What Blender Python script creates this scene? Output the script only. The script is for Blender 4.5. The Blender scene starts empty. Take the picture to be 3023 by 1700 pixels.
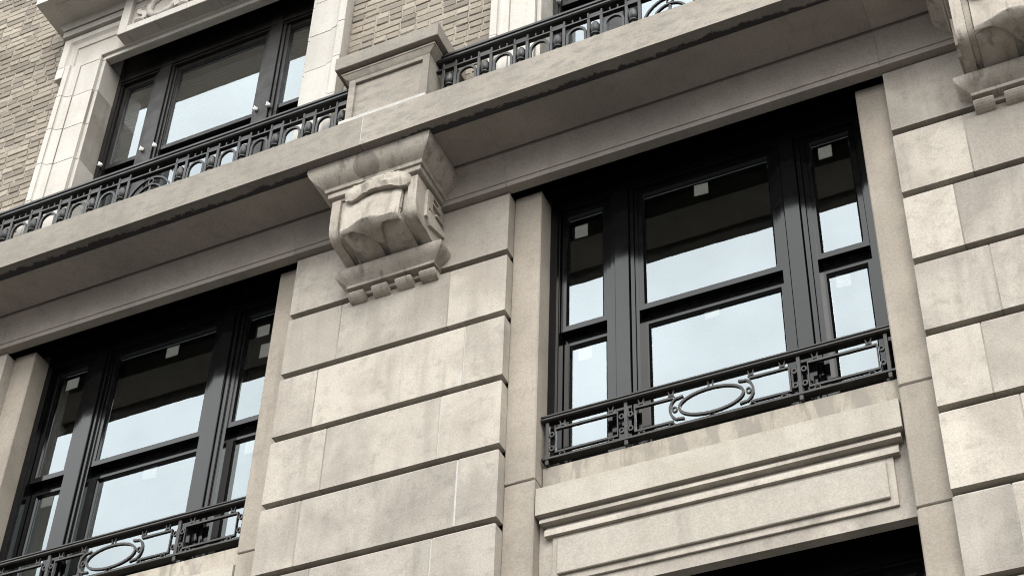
import bpy, bmesh, math, random
from mathutils import Matrix, Vector, noise
random.seed(7)
sc = bpy.context.scene
COL = sc.collection

# ------------------------------------------------------------------ camera, sky, sun, exposure
CAM = Vector((4.68835, -6.41357, -7.26484))
yaw, pitch, roll = math.radians(-25.67455), math.radians(37.60347), math.radians(2.07294)
fw = Vector((math.sin(yaw) * math.cos(pitch), math.cos(yaw) * math.cos(pitch), math.sin(pitch)))
r0 = Vector((math.cos(yaw), -math.sin(yaw), 0)); u0 = r0.cross(fw)
rt = math.cos(roll) * r0 + math.sin(roll) * u0
up = -math.sin(roll) * r0 + math.cos(roll) * u0
cd = bpy.data.cameras.new('camera')
cd.sensor_width = 36.0; cd.lens = 36.0 * 4940.8 / 3023.0
cd.shift_y = (1415.26 - 850.0) / 3023.0
cd.clip_start = 0.1; cd.clip_end = 2000
cam = bpy.data.objects.new('camera', cd); COL.objects.link(cam)
cam.matrix_world = Matrix(((rt.x, up.x, -fw.x, CAM.x), (rt.y, up.y, -fw.y, CAM.y), (rt.z, up.z, -fw.z, CAM.z), (0, 0, 0, 1)))
sc.camera = cam
GROUND = CAM.z - 1.62

SUN_EL, SUN_AZ = math.radians(34), math.radians(156)     # azimuth clockwise from +Y: in front of the facade, to the right
w = bpy.data.worlds.new('World'); sc.world = w; w.use_nodes = True
nt = w.node_tree; nt.nodes.clear()
wo = nt.nodes.new('ShaderNodeOutputWorld'); bg = nt.nodes.new('ShaderNodeBackground')
sky = nt.nodes.new('ShaderNodeTexSky'); sky.sky_type = 'NISHITA'; sky.sun_disc = False
sky.sun_elevation = SUN_EL; sky.sun_rotation = SUN_AZ
sky.air_density = 1.0; sky.dust_density = 6.0; sky.ozone_density = 1.0; sky.altitude = 0
hs = nt.nodes.new('ShaderNodeHueSaturation'); hs.inputs['Saturation'].default_value = 0.42
# thin even overcast: soft cloud variation all over the sky
tc = nt.nodes.new('ShaderNodeTexCoord'); nz = nt.nodes.new('ShaderNodeTexNoise')
nz.inputs['Scale'].default_value = 5.0; nz.inputs['Detail'].default_value = 5; nz.inputs['Roughness'].default_value = 0.55
mr = nt.nodes.new('ShaderNodeMapRange'); mr.inputs[1].default_value = 0.3; mr.inputs[2].default_value = 0.7
mr.inputs[3].default_value = 0.72; mr.inputs[4].default_value = 1.26
mu = nt.nodes.new('ShaderNodeVectorMath'); mu.operation = 'SCALE'
nt.links.new(tc.outputs['Generated'], nz.inputs['Vector']); nt.links.new(nz.outputs['Fac'], mr.inputs[0])
nt.links.new(sky.outputs[0], hs.inputs['Color'])
deck = nt.nodes.new('ShaderNodeMix'); deck.data_type = 'RGBA'; deck.inputs[0].default_value = 0.82     # bright even cloud over the blue
deck.inputs[7].default_value = (15.0, 15.4, 15.4, 1)
sep = nt.nodes.new('ShaderNodeSeparateXYZ'); nt.links.new(tc.outputs['Generated'], sep.inputs[0])
gr = nt.nodes.new('ShaderNodeMapRange'); nt.links.new(sep.outputs['Z'], gr.inputs[0])                   # overcast: brighter overhead than at the horizon
gr.inputs[1].default_value = 0.0; gr.inputs[2].default_value = 1.0; gr.inputs[3].default_value = 0.70; gr.inputs[4].default_value = 1.18
gm = nt.nodes.new('ShaderNodeMath'); gm.operation = 'MULTIPLY'; nt.links.new(gr.outputs[0], gm.inputs[0]); nt.links.new(mr.outputs[0], gm.inputs[1])
nt.links.new(hs.outputs[0], deck.inputs[6]); nt.links.new(deck.outputs[2], mu.inputs[0]); nt.links.new(gm.outputs[0], mu.inputs['Scale'])
nt.links.new(mu.outputs[0], bg.inputs['Color']); bg.inputs['Strength'].default_value = 0.12
nt.links.new(bg.outputs[0], wo.inputs['Surface'])

sd = bpy.data.lights.new('sun', 'SUN'); sd.energy = 0.9; sd.angle = math.radians(30); sd.color = (1.0, 0.96, 0.9)
sun = bpy.data.objects.new('sun', sd); COL.objects.link(sun)
sdir = Vector((math.sin(SUN_AZ) * math.cos(SUN_EL), math.cos(SUN_AZ) * math.cos(SUN_EL), math.sin(SUN_EL)))
sun.rotation_euler = (-sdir).to_track_quat('-Z', 'Y').to_euler(); sun.location = (0, -20, 20)
vs = sc.view_settings; vs.view_transform = 'Standard'; vs.look = 'None'; vs.gamma = 1.0; vs.exposure = 1.07
sc.cycles.max_bounces = 5; sc.cycles.diffuse_bounces = 2; sc.cycles.glossy_bounces = 3
sc.cycles.filter_width = 1.05

# ------------------------------------------------------------------ materials
def newmat(name):
    m = bpy.data.materials.new(name); m.use_nodes = True
    n = m.node_tree.nodes; n.clear()
    out = n.new('ShaderNodeOutputMaterial'); b = n.new('ShaderNodeBsdfPrincipled')
    m.node_tree.links.new(b.outputs[0], out.inputs[0])
    return m, m.node_tree, b, out
def N(nt, t, **kw):
    n = nt.nodes.new(t)
    for k, v in kw.items():
        setattr(n, k, v)
    return n
def noisef(nt, vec, scale, detail=4, rough=0.55, dist=0.0):
    n = N(nt, 'ShaderNodeTexNoise'); n.inputs['Scale'].default_value = scale; n.inputs['Detail'].default_value = detail
    n.inputs['Roughness'].default_value = rough; n.inputs['Distortion'].default_value = dist
    nt.links.new(vec, n.inputs['Vector']); return n.outputs['Fac']
def ramp(nt, fac, a, b, lo=0.0, hi=1.0):
    n = N(nt, 'ShaderNodeMapRange'); n.clamp = True
    for i, v in enumerate((a, b, lo, hi)): n.inputs[i + 1].default_value = v
    n.interpolation_type = 'SMOOTHSTEP'
    nt.links.new(fac, n.inputs[0]); return n.outputs[0]
def mix(nt, fac, a, b, blend='MIX'):
    n = N(nt, 'ShaderNodeMix', data_type='RGBA', blend_type=blend)
    for s, v in ((n.inputs[0], fac), (n.inputs[6], a), (n.inputs[7], b)):
        if isinstance(v, (int, float)): s.default_value = v
        elif isinstance(v, tuple): s.default_value = (*v, 1)
        else: nt.links.new(v, s)
    return n.outputs[2]
def math_(nt, op, a, b=None):
    n = N(nt, 'ShaderNodeMath', operation=op)
    for i, v in enumerate((a, b)):
        if v is None: continue
        if isinstance(v, (int, float)): n.inputs[i].default_value = v
        else: nt.links.new(v, n.inputs[i])
    return n.outputs[0]
def position(nt, scale=(1, 1, 1), loc=(0, 0, 0)):
    g = N(nt, 'ShaderNodeNewGeometry'); m = N(nt, 'ShaderNodeMapping')
    m.inputs['Scale'].default_value = scale; m.inputs['Location'].default_value = loc
    nt.links.new(g.outputs['Position'], m.inputs['Vector']); return m.outputs[0]
def bump(nt, b, h, strength, dist=0.01):
    n = N(nt, 'ShaderNodeBump'); n.inputs['Strength'].default_value = strength; n.inputs['Distance'].default_value = dist
    nt.links.new(h, n.inputs['Height']); nt.links.new(n.outputs[0], b.inputs['Normal'])

ALB = 0.56
def stone_mat(name, light, dark, stain, tint=0.15, mottle=0.5, streak=0.5, rough=0.85, pit=0.16, extra=None):
    light, dark, stain = (tuple(ALB * x for x in q) for q in (light, dark, stain))
    m, nt, b, out = newmat(name)
    P = position(nt); oi = N(nt, 'ShaderNodeObjectInfo')
    off = N(nt, 'ShaderNodeVectorMath', operation='MULTIPLY_ADD')     # every block gets its own piece of the pattern
    cx = N(nt, 'ShaderNodeCombineXYZ')
    for i in range(3): nt.links.new(oi.outputs['Random'], cx.inputs[i])
    nt.links.new(cx.outputs[0], off.inputs[0]); off.inputs[1].default_value = (17, 9, 13); nt.links.new(P, off.inputs[2])
    V = off.outputs[0]
    sm = N(nt, 'ShaderNodeMapping'); sm.inputs['Scale'].default_value = (7, 7, 0.8); nt.links.new(V, sm.inputs['Vector'])
    big = ramp(nt, noisef(nt, V, 1.6, 3, 0.6, 0.4), 0.36, 0.66)
    c = mix(nt, big, light, dark)
    mot = ramp(nt, noisef(nt, V, 11, 4, 0.7), 0.48, 0.78, 0, mottle)
    c = mix(nt, mot, c, stain)
    sn = noisef(nt, sm.outputs[0], 1.0, 3, 0.6)
    c = mix(nt, ramp(nt, sn, 0.5, 0.78, 0, streak), c, stain)
    c = mix(nt, ramp(nt, sn, 0.46, 0.22, 0, streak * 0.6), c, tuple(min(1, q * 1.22) for q in light))
    fine = ramp(nt, noisef(nt, V, 95, 2, 0.8), 0.3, 0.7, 0.86, 1.08)
    c = mix(nt, ramp(nt, noisef(nt, V, 70, 3, 0.6), 0.62, 0.70, 0, pit * 2.2), c, stain)      # small pits
    r = math_(nt, 'MULTIPLY_ADD', oi.outputs['Random'], tint * 2); 
    r.node.inputs[2].default_value = 1 - tint
    f2 = math_(nt, 'MULTIPLY', fine, r)
    sv = N(nt, 'ShaderNodeVectorMath', operation='SCALE'); nt.links.new(c, sv.inputs[0]); nt.links.new(f2, sv.inputs['Scale'])
    col = sv.outputs[0]
    if extra: col = extra(nt, col, P)
    nt.links.new(col, b.inputs['Base Color'])
    b.inputs['Roughness'].default_value = rough
    if pit: bump(nt, b, noisef(nt, V, 22, 3, 0.7), pit, 0.012)
    return m

LIGHT, DARK, STAIN = (0.645, 0.585, 0.508), (0.46, 0.412, 0.355), (0.29, 0.26, 0.225)
M_STONE = stone_mat('limestone', LIGHT, DARK, STAIN)
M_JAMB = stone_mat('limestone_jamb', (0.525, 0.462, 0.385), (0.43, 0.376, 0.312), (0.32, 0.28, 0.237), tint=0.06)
M_SILL = stone_mat('limestone_sill', (0.65, 0.595, 0.515), (0.55, 0.497, 0.42), (0.41, 0.365, 0.31), mottle=0.35)
def sill_dirt(nt, col, P):
    s = N(nt, 'ShaderNodeMapping'); s.inputs['Scale'].default_value = (7, 1, 1.9); nt.links.new(P, s.inputs['Vector'])
    f = ramp(nt, noisef(nt, s.outputs[0], 1.3, 5, 0.6, 0.8), 0.46, 0.56, 0, 0.6)
    return mix(nt, f, col, (0.162, 0.146, 0.126))
M_WASH = stone_mat('stained_sill_stone', (0.60, 0.54, 0.45), (0.5, 0.44, 0.36), (0.36, 0.32, 0.27), extra=sill_dirt)
def fascia_dirt(nt, col, P):
    s = N(nt, 'ShaderNodeMapping'); s.inputs['Scale'].default_value = (1, 1, 2.4); nt.links.new(P, s.inputs['Vector'])
    f = ramp(nt, noisef(nt, s.outputs[0], 7.5, 6, 0.72, 0.25), 0.46, 0.66, 0, 0.7)
    c = mix(nt, f, col, (0.142, 0.132, 0.118))
    return c
M_FASCIA = stone_mat('weathered_cornice_stone', (0.47, 0.42, 0.355), (0.375, 0.333, 0.28), (0.26, 0.232, 0.198), mottle=0.6, streak=0.2, extra=fascia_dirt)
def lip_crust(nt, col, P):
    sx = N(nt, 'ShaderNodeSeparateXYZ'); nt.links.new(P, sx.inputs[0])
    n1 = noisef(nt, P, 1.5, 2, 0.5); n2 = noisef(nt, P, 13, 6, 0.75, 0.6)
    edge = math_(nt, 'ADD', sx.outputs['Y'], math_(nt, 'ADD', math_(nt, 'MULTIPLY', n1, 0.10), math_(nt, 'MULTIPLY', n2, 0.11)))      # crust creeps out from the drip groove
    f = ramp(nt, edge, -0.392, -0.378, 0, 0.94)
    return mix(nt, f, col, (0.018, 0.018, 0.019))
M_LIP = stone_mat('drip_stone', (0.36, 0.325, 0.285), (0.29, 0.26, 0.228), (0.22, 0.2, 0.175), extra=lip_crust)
M_SOFFIT = stone_mat('soffit_stone', (0.56, 0.505, 0.44), (0.46, 0.415, 0.36), (0.33, 0.295, 0.255), tint=0.05, mottle=0.45, streak=0.25)
def disc_patch(nt, col, P):
    v = N(nt, 'ShaderNodeVectorMath', operation='DISTANCE'); nt.links.new(P, v.inputs[0]); v.inputs[1].default_value = (0.738, -0.455, 0.615)
    f = ramp(nt, v.outputs['Value'], 0.086, 0.092, 0.5, 0)
    q = N(nt, 'ShaderNodeMapping'); q.inputs['Scale'].default_value = (15, 9, 1.8); nt.links.new(P, q.inputs['Vector'])
    col = mix(nt, ramp(nt, noisef(nt, q.outputs[0], 1.0, 4, 0.62, 0.3), 0.54, 0.70, 0, 0.6), col, (0.085, 0.075, 0.063))      # soot runs
    return mix(nt, f, col, (0.095, 0.084, 0.07))
M_CORBEL = stone_mat('carved_limestone', (0.70, 0.63, 0.545), (0.54, 0.48, 0.41), (0.22, 0.195, 0.165), tint=0.05, mottle=0.45, streak=0.75, extra=disc_patch)
M_TERRA = stone_mat('white_terracotta', (0.72, 0.68, 0.615), (0.65, 0.605, 0.535), (0.48, 0.43, 0.365), tint=0.07, mottle=0.35, streak=0.45, rough=0.45, pit=0.06)
M_CAULK = stone_mat('pale_mortar', (0.72, 0.70, 0.66), (0.62, 0.60, 0.56), (0.5, 0.47, 0.43), tint=0.03)
M_JOINT = stone_mat('joint_mortar', (0.50, 0.46, 0.40), (0.36, 0.33, 0.28), (0.2, 0.18, 0.16), tint=0.03)
M_CORE = stone_mat('dark_joint_mortar', (0.22, 0.20, 0.17), (0.16, 0.145, 0.125), (0.1, 0.09, 0.08), tint=0.03)  # darker mortar for the bed behind the pier blocks
M_BMORT = stone_mat('brick_mortar', (0.56, 0.50, 0.425), (0.46, 0.41, 0.345), (0.33, 0.29, 0.24), tint=0.02)

def brick_mat():
    m, nt, b, out = newmat('buff_brick')
    P = position(nt); oi = N(nt, 'ShaderNodeObjectInfo')
    at = N(nt, 'ShaderNodeAttribute'); at.attribute_name = 'tone'
    cr = N(nt, 'ShaderNodeValToRGB'); nt.links.new(math_(nt, 'FRACT', math_(nt, 'ADD', oi.outputs['Random'], at.outputs['Fac'])), cr.inputs[0])
    els = [(0.0, (0.151, 0.129, 0.106)), (0.12, (0.181, 0.157, 0.128)), (0.4, (0.235, 0.202, 0.163)), (0.7, (0.265, 0.227, 0.182)), (1.0, (0.325, 0.284, 0.233))]
    while len(cr.color_ramp.elements) < len(els): cr.color_ramp.elements.new(0.5)
    for e, (p, c) in zip(cr.color_ramp.elements, els): e.position = p; e.color = (*c, 1)
    f = ramp(nt, noisef(nt, P, 26, 4, 0.7), 0.4, 0.75, 0, 0.45)
    c = mix(nt, f, cr.outputs[0], (0.134, 0.118, 0.095))
    nt.links.new(c, b.inputs['Base Color']); b.inputs['Roughness'].default_value = 0.88
    bump(nt, b, noisef(nt, P, 70, 4, 0.7), 0.5, 0.008)
    return m
M_BRICK = brick_mat()

def paint_mat(name, col, rough, ior=1.6, wear=0.0):
    m, nt, b, out = newmat(name)
    P = position(nt)
    n = noisef(nt, P, 22, 4, 0.6)
    c = mix(nt, ramp(nt, n, 0.35, 0.75, 0, 0.5 + wear), col, tuple(min(1, x * 1.6 + 0.004 + 0.07 * wear) for x in col))
    nt.links.new(c, b.inputs['Base Color'])
    rg = ramp(nt, noisef(nt, P, 9, 3, 0.5), 0.3, 0.7, rough * 0.85, rough * 1.25); nt.links.new(rg, b.inputs['Roughness'])
    b.inputs['IOR'].default_value = ior
    return m
M_FRAME = paint_mat('black_window_paint', (0.002, 0.0021, 0.0025), 0.09, 1.42)
M_UFRAME = paint_mat('brown_black_window_paint', (0.006, 0.005, 0.0044), 0.4, 1.36)
M_IRON = paint_mat('black_iron', (0.011, 0.0095, 0.008), 0.36, 1.45, 0.15)
M_IRON2 = paint_mat('grey_black_iron', (0.008, 0.0078, 0.0078), 0.4, 1.42, 0.08)
M_HEAD = paint_mat('black_head_panel', (0.008, 0.008, 0.009), 0.6, 1.4)

def glass_mat(name, ior, tint):
    m, nt, b, out = newmat(name); nt.nodes.remove(b)
    fr = N(nt, 'ShaderNodeFresnel'); fr.inputs['IOR'].default_value = ior
    gl = N(nt, 'ShaderNodeBsdfGlossy'); gl.inputs['Roughness'].default_value = 0.0
    gl.inputs['Color'].default_value = (0.86, 0.955, 1.0, 1)
    tr = N(nt, 'ShaderNodeBsdfTransparent'); tr.inputs['Color'].default_value = (*tint, 1)
    mx = N(nt, 'ShaderNodeMixShader')
    P = position(nt)
    bp = N(nt, 'ShaderNodeBump'); bp.inputs['Strength'].default_value = 0.03; bp.inputs['Distance'].default_value = 0.02
    nt.links.new(noisef(nt, P, 1.9, 3, 0.5), bp.inputs['Height']); nt.links.new(bp.outputs[0], gl.inputs['Normal'])
    nt.links.new(fr.outputs[0], mx.inputs[0]); nt.links.new(tr.outputs[0], mx.inputs[1]); nt.links.new(gl.outputs[0], mx.inputs[2])
    nt.links.new(mx.outputs[0], out.inputs[0])
    return m
M_GLASS = glass_mat('coated_window_glass', 2.7, (0.82, 0.80, 0.76))
M_PAPER = stone_mat('white_paper', (1.58, 1.58, 1.55), (1.5, 1.5, 1.47), (1.4, 1.4, 1.36), tint=0.03, mottle=0.1, streak=0.0, pit=0.0)
M_BLIND = stone_mat('blind_fabric', (0.95, 0.90, 0.84), (0.88, 0.83, 0.77), (0.7, 0.66, 0.6), tint=0.02, mottle=0.1, streak=0.0, pit=0.0)
M_CLIP = paint_mat('white_plastic', (0.8, 0.8, 0.78), 0.4, 1.45)
M_ROOM = stone_mat('dim_plaster', (0.85, 0.77, 0.68), (0.78, 0.70, 0.62), (0.65, 0.58, 0.5), tint=0.03)
M_ROAD = stone_mat('asphalt', (0.045, 0.042, 0.039), (0.035, 0.033, 0.031), (0.025, 0.024, 0.023), tint=0.0)
M_PAVE = stone_mat('concrete_pavement', (0.11, 0.10, 0.09), (0.09, 0.083, 0.075), (0.07, 0.064, 0.058), tint=0.0)

# ------------------------------------------------------------------ mesh helpers (world coordinates in, metres)
ORG = {}
def link(name, data, parent=None, origin=(0, 0, 0)):
    o = bpy.data.objects.new(name, data); COL.objects.link(o)
    og = Vector(origin); ORG[o.name] = og
    o.location = og - (ORG[parent.name] if parent else Vector((0, 0, 0)))
    o.parent = parent
    return o
def empty(name, parent=None, origin=(0, 0, 0)):
    o = link(name, None, parent, origin); o.empty_display_size = 0.1; return o
def mk(name, vf, mat, parent=None, origin=None, smooth=False, recalc=True):
    v, f = vf
    if origin is None: origin = v[0]
    og = Vector(origin)
    me = bpy.data.meshes.new(name); me.from_pydata([tuple(Vector(p) - og) for p in v], [], f)
    me.materials.append(mat)
    if recalc: bm = bmesh.new(); bm.from_mesh(me); bmesh.ops.recalc_face_normals(bm, faces=bm.faces); bm.to_mesh(me); bm.free()
    if smooth:
        me.polygons.foreach_set('use_smooth', [True] * len(me.polygons))
        try: me.set_sharp_from_angle(angle=math.radians(38))
        except Exception: pass
    return link(name, me, parent, og)
def join(*parts):
    V, F = [], []
    for v, f in parts:
        n = len(V); V += list(v); F += [tuple(i + n for i in q) for q in f]
    return V, F
def box(x0, x1, y0, y1, z0, z1):
    V = [(x, y, z) for x in (x0, x1) for y in (y0, y1) for z in (z0, z1)]
    return V, [(0, 1, 3, 2), (4, 6, 7, 5), (0, 4, 5, 1), (2, 3, 7, 6), (0, 2, 6, 4), (1, 5, 7, 3)]
def cbox(x0, x1, y0, y1, z0, z1, c=0.004, j=0.0):
    """box with chamfered edges; j = a little unevenness"""
    bm = bmesh.new()
    for X, sx in ((x0, 1), (x1, -1)):
        for Y, sy in ((y0, 1), (y1, -1)):
            for Z, sz in ((z0, 1), (z1, -1)):
                k = c * (1 + (random.uniform(-j, j) if j else 0))
                bm.verts.new((X, Y + sy * k, Z + sz * k)); bm.verts.new((X + sx * k, Y, Z + sz * k)); bm.verts.new((X + sx * k, Y + sy * k, Z))
    bmesh.ops.convex_hull(bm, input=bm.verts)
    bm.verts.index_update()
    r = [tuple(v.co) for v in bm.verts], [tuple(v.index for v in f.verts) for f in bm.faces]
    bm.free(); return r
def prof_x(pts, x0, x1, n=1):
    """closed profile of (y, z) swept along X"""
    k = len(pts); V = []
    for i in range(n + 1):
        x = x0 + (x1 - x0) * i / n; V += [(x, y, z) for y, z in pts]
    F = [tuple(range(k)), tuple(range(n * k, n * k + k))[::-1]]
    for s in range(n):
        for i in range(k):
            a = s * k + i; b_ = s * k + (i + 1) % k; F.append((a, b_, b_ + k, a + k))
    return V, F
def prof_z(pts, z0, z1):
    """closed profile of (x, y) swept along Z"""
    k = len(pts); V = [(x, y, z0) for x, y in pts] + [(x, y, z1) for x, y in pts]
    F = [tuple(range(k)), tuple(range(k, 2 * k))[::-1]]
    for i in range(k): F.append((i, (i + 1) % k, (i + 1) % k + k, i + k))
    return V, F
def ring3(cx, prof, yb):
    """profile of (half width, front y, z) run round the left, front and right of a block that stands out from the wall"""
    V, F = [], []
    for h, yf, z in prof: V += [(cx - h, yb, z), (cx - h, yf, z), (cx + h, yf, z), (cx + h, yb, z)]
    n = len(prof)
    for i in range(n - 1):
        for j in range(3): a = i * 4 + j; F.append((a, a + 1, a + 5, a + 4))
        F.append((i * 4, i * 4 + 4, i * 4 + 7, i * 4 + 3))
    F.append((0, 1, 2, 3)); F.append(tuple((n - 1) * 4 + j for j in range(4)))
    return V, F
def bar(pts, w_, d, y, closed=False):
    """flat bar of width w_ (in the XZ plane) and depth d, following (x, z) points at depth y"""
    n = len(pts); V, F = [], []
    for i, (x, z) in enumerate(pts):
        a = pts[(i - 1) % n] if (closed or i) else pts[i]; b_ = pts[(i + 1) % n] if (closed or i < n - 1) else pts[i]
        tx, tz = b_[0] - a[0], b_[1] - a[1]; L = math.hypot(tx, tz) or 1; nx, nz_ = -tz / L * w_ / 2, tx / L * w_ / 2
        V += [(x + nx, y, z + nz_), (x - nx, y, z - nz_), (x - nx, y + d, z - nz_), (x + nx, y + d, z + nz_)]
    m = n if closed else n - 1
    for i in range(m):
        for j in range(4):
            a = i * 4 + j; b_ = i * 4 + (j + 1) % 4; c = ((i + 1) % n) * 4; F.append((a, b_, c + (j + 1) % 4, c + j))
    if not closed: F += [(0, 1, 2, 3), tuple((n - 1) * 4 + j for j in range(4))]
    return V, F
def arc(cx, cz, a, b, t0, t1, n):
    return [(cx + a * math.cos(math.radians(t0 + (t1 - t0) * i / n)), cz + b * math.sin(math.radians(t0 + (t1 - t0) * i / n))) for i in range(n + 1)]
def oval(cx, cz, a, b, n=40):
    return arc(cx, cz, a, b, 0, 360, n)[:-1]
def lathe(cx, cy, prof, n=14):
    V, F = [], []
    for r, z in prof: V += [(cx + r * math.cos(2 * math.pi * i / n), cy + r * math.sin(2 * math.pi * i / n), z) for i in range(n)]
    for k in range(len(prof) - 1):
        for i in range(n): F.append((k * n + i, k * n + (i + 1) % n, (k + 1) * n + (i + 1) % n, (k + 1) * n + i))
    F += [tuple(range(n)), tuple((len(prof) - 1) * n + i for i in range(n))]
    return V, F
def copy_tree(o, parent=None, shift=(0, 0, 0), top=True):
    c = o.copy(); COL.objects.link(c); c.parent = parent
    if top: c.location = o.location + Vector(shift); ORG[c.name] = ORG[o.name] + Vector(shift)
    for ch in list(o.children):
        copy_tree(ch, c, shift, False)
    return c

# ------------------------------------------------------------------ the place
W1, PER = 1.519, 3.8656                     # pier width, bay spacing
CX = W1 / 2; C0 = CX - PER / 2; C1 = C0 + PER
BAYS = (C0 - PER, C0, C1, C1 + PER)        # the outer two lie just outside the picture
mk('road', ([(-300, -300, GROUND - 0.12), (300, -300, GROUND - 0.12), (300, 300, GROUND - 0.12), (-300, 300, GROUND - 0.12)], [(0, 1, 2, 3)]), M_ROAD)['kind'] = 'structure'
mk('pavement', box(-60, 60, -7.6, 0.4, GROUND - 0.3, GROUND), M_PAVE)['kind'] = 'structure'

B = empty('apartment_building', None, (0, 0, GROUND))
B['label'] = 'stone and buff brick apartment building with black framed windows'; B['category'] = 'building'

# ---- rusticated piers
GH, GD, CH = 0.036, 0.05, 0.014             # channel height, depth; chamfer under each channel
def block_vf(x0, x1, z0, z1, left, right):
    """one ashlar block, front at y=0, top edge chamfered; left / right: its end is a pier corner"""
    j = lambda s=0.0012: random.uniform(-s, s)
    yb = 0.09
    g = random.uniform(0.0035, 0.0050)
    xa = x0 if left else x0 + g; xb = x1 if right else x1 - g
    yf = j(0.0015)
    V = [(xa, yf + j(), z0), (xb, yf + j(), z0), (xb, yf + j(), z1 - CH), (xa, yf + j(), z1 - CH)]
    ia = 0.014 if left else 0; ib = 0.014 if right else 0
    V += [(xa + ia, 0.011, z1), (xb - ib, 0.011, z1), (xb - ib, yb, z1), (xa + ia, yb, z1), (xa, yb, z0), (xb, yb, z0), (xb, yb, z1 - CH), (xa, yb, z1 - CH)]
    F = [(0, 1, 2, 3), (3, 2, 5, 4), (4, 5, 6, 7), (0, 8, 9, 1), (8, 11, 10, 9), (11, 7, 6, 10), (0, 3, 11, 8), (3, 4, 7, 11), (1, 9, 10, 2), (2, 10, 6, 5)]
    return V, F
def pier(ox, kmax, xmin=0.0, xmax=W1):
    p = empty('stone_pier', B, (ox + CX, 0, -0.5 * kmax))
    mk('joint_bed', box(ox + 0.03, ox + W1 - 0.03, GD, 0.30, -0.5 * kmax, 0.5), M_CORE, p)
    for k in range(-1, kmax):
        z1 = -0.5 * k - GH if k >= 0 else 0.499; z0 = -0.5 * (k + 1)
        js = [0, W1] if k < 0 else ([0, 0.385, 1.137, W1] if k % 2 == 0 else [0, 0.27, 1.267, W1])
        for i in range(len(js) - 1):
            if js[i + 1] <= xmin or js[i] >= xmax: continue
            b_ = mk('stone_block', block_vf(ox + js[i], ox + js[i + 1], z0, z1, i == 0, i == len(js) - 2), M_SILL if (ox, k, i) in ((0, 0, 0), (PER, 2, 2)) else M_STONE, p)
            if i: # pale mortar in the upright joint
                x = ox + js[i]
                mk('mortar_joint', box(x - 0.0052, x + 0.0052, 0.0016, 0.05, z0 + 0.002, z1 - CH), M_CAULK if k in (1, 2, 3, 4) and js[i] > 1 and ox == 0 else M_JOINT, p)
    return p
pier(0, 7)
pier(PER, 7)
pier(-PER, 7)
pier(2 * PER, 7); pier(-2 * PER, 7)

# ---- window jamb strips between pier and opening
def jamb(cx, s):
    p = empty('window_jamb', B, (cx + s * 1.08, 0.1, -3.6))
    xs = sorted((cx + s * 0.991, cx + s * 1.174))
    zs = [0.515, -1.747, -2.502, -3.6]
    for a, b_ in zip(zs, zs[1:]):
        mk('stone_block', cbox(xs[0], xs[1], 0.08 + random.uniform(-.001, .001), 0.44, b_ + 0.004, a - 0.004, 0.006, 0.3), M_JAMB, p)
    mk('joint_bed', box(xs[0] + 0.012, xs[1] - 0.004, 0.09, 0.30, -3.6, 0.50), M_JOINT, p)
for c in BAYS:
    for s in (-1, 1): jamb(c, s)

# ---- sill, ledge and spandrel panel under each window
def spandrel(c):
    p = empty('spandrel', B, (c, 0.17, -2.49))
    mk('window_sill', cbox(c - 0.986, c + 0.986, 0.168, 0.45, -1.84, -1.618, 0.006, 0.3), M_WASH, p)
    # ledge block with a slightly ragged top
    n = 26; V = []; 
    for i in range(n + 1):
        x = c - 0.982 + 1.964 * i / n; r = 0.004 * noise.noise((x * 9, 0, 3))
        V += [(x, 0.078, -2.0), (x, 0.078 + r * .3, -1.822 + r), (x, 0.09, -1.812 + r), (x, 0.17, -1.80), (x, 0.17, -2.0)]
    F = [tuple(range(5)), tuple(n * 5 + i for i in range(5))]
    for s in range(n):
        for i in range(5): F.append((s * 5 + i, s * 5 + (i + 1) % 5, s * 5 + 5 + (i + 1) % 5, s * 5 + 5 + i))
    mk('ledge_block', (V, F), M_SILL, p)
    mk('upper_moulding', prof_x([(0.165, -1.998), (0.117, -1.998), (0.112, -2.012), (0.100, -2.022), (0.098, -2.044), (0.165, -2.044)], c - 0.966, c + 0.966), M_STONE, p, smooth=True)
    cyma = [(0.165, -2.046), (0.146, -2.046), (0.142, -2.056), (0.134, -2.068), (0.124, -2.078), (0.119, -2.09), (0.119, -2.119), (0.165, -2.119)]
    mk('lower_moulding', prof_x(cyma, c - 0.944, c + 0.944), M_STONE, p, smooth=True)
    mk('spandrel_slab', prof_x([(0.160, -2.492), (0.160, -1.9), (0.45, -1.9), (0.45, -2.2), (0.228, -2.2), (0.226, -2.492)], c - 0.989, c + 0.989), M_STONE, p)
    mk('panel_border', cbox(c - 0.907, c + 0.907, 0.143, 0.159, -2.414, -2.121, 0.002), M_STONE, p)
    mk('raised_panel', cbox(c - 0.872, c + 0.872, 0.122, 0.1425, -2.372, -2.150, 0.004), M_SILL, p)
    return p
for c in BAYS: spandrel(c)

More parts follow.
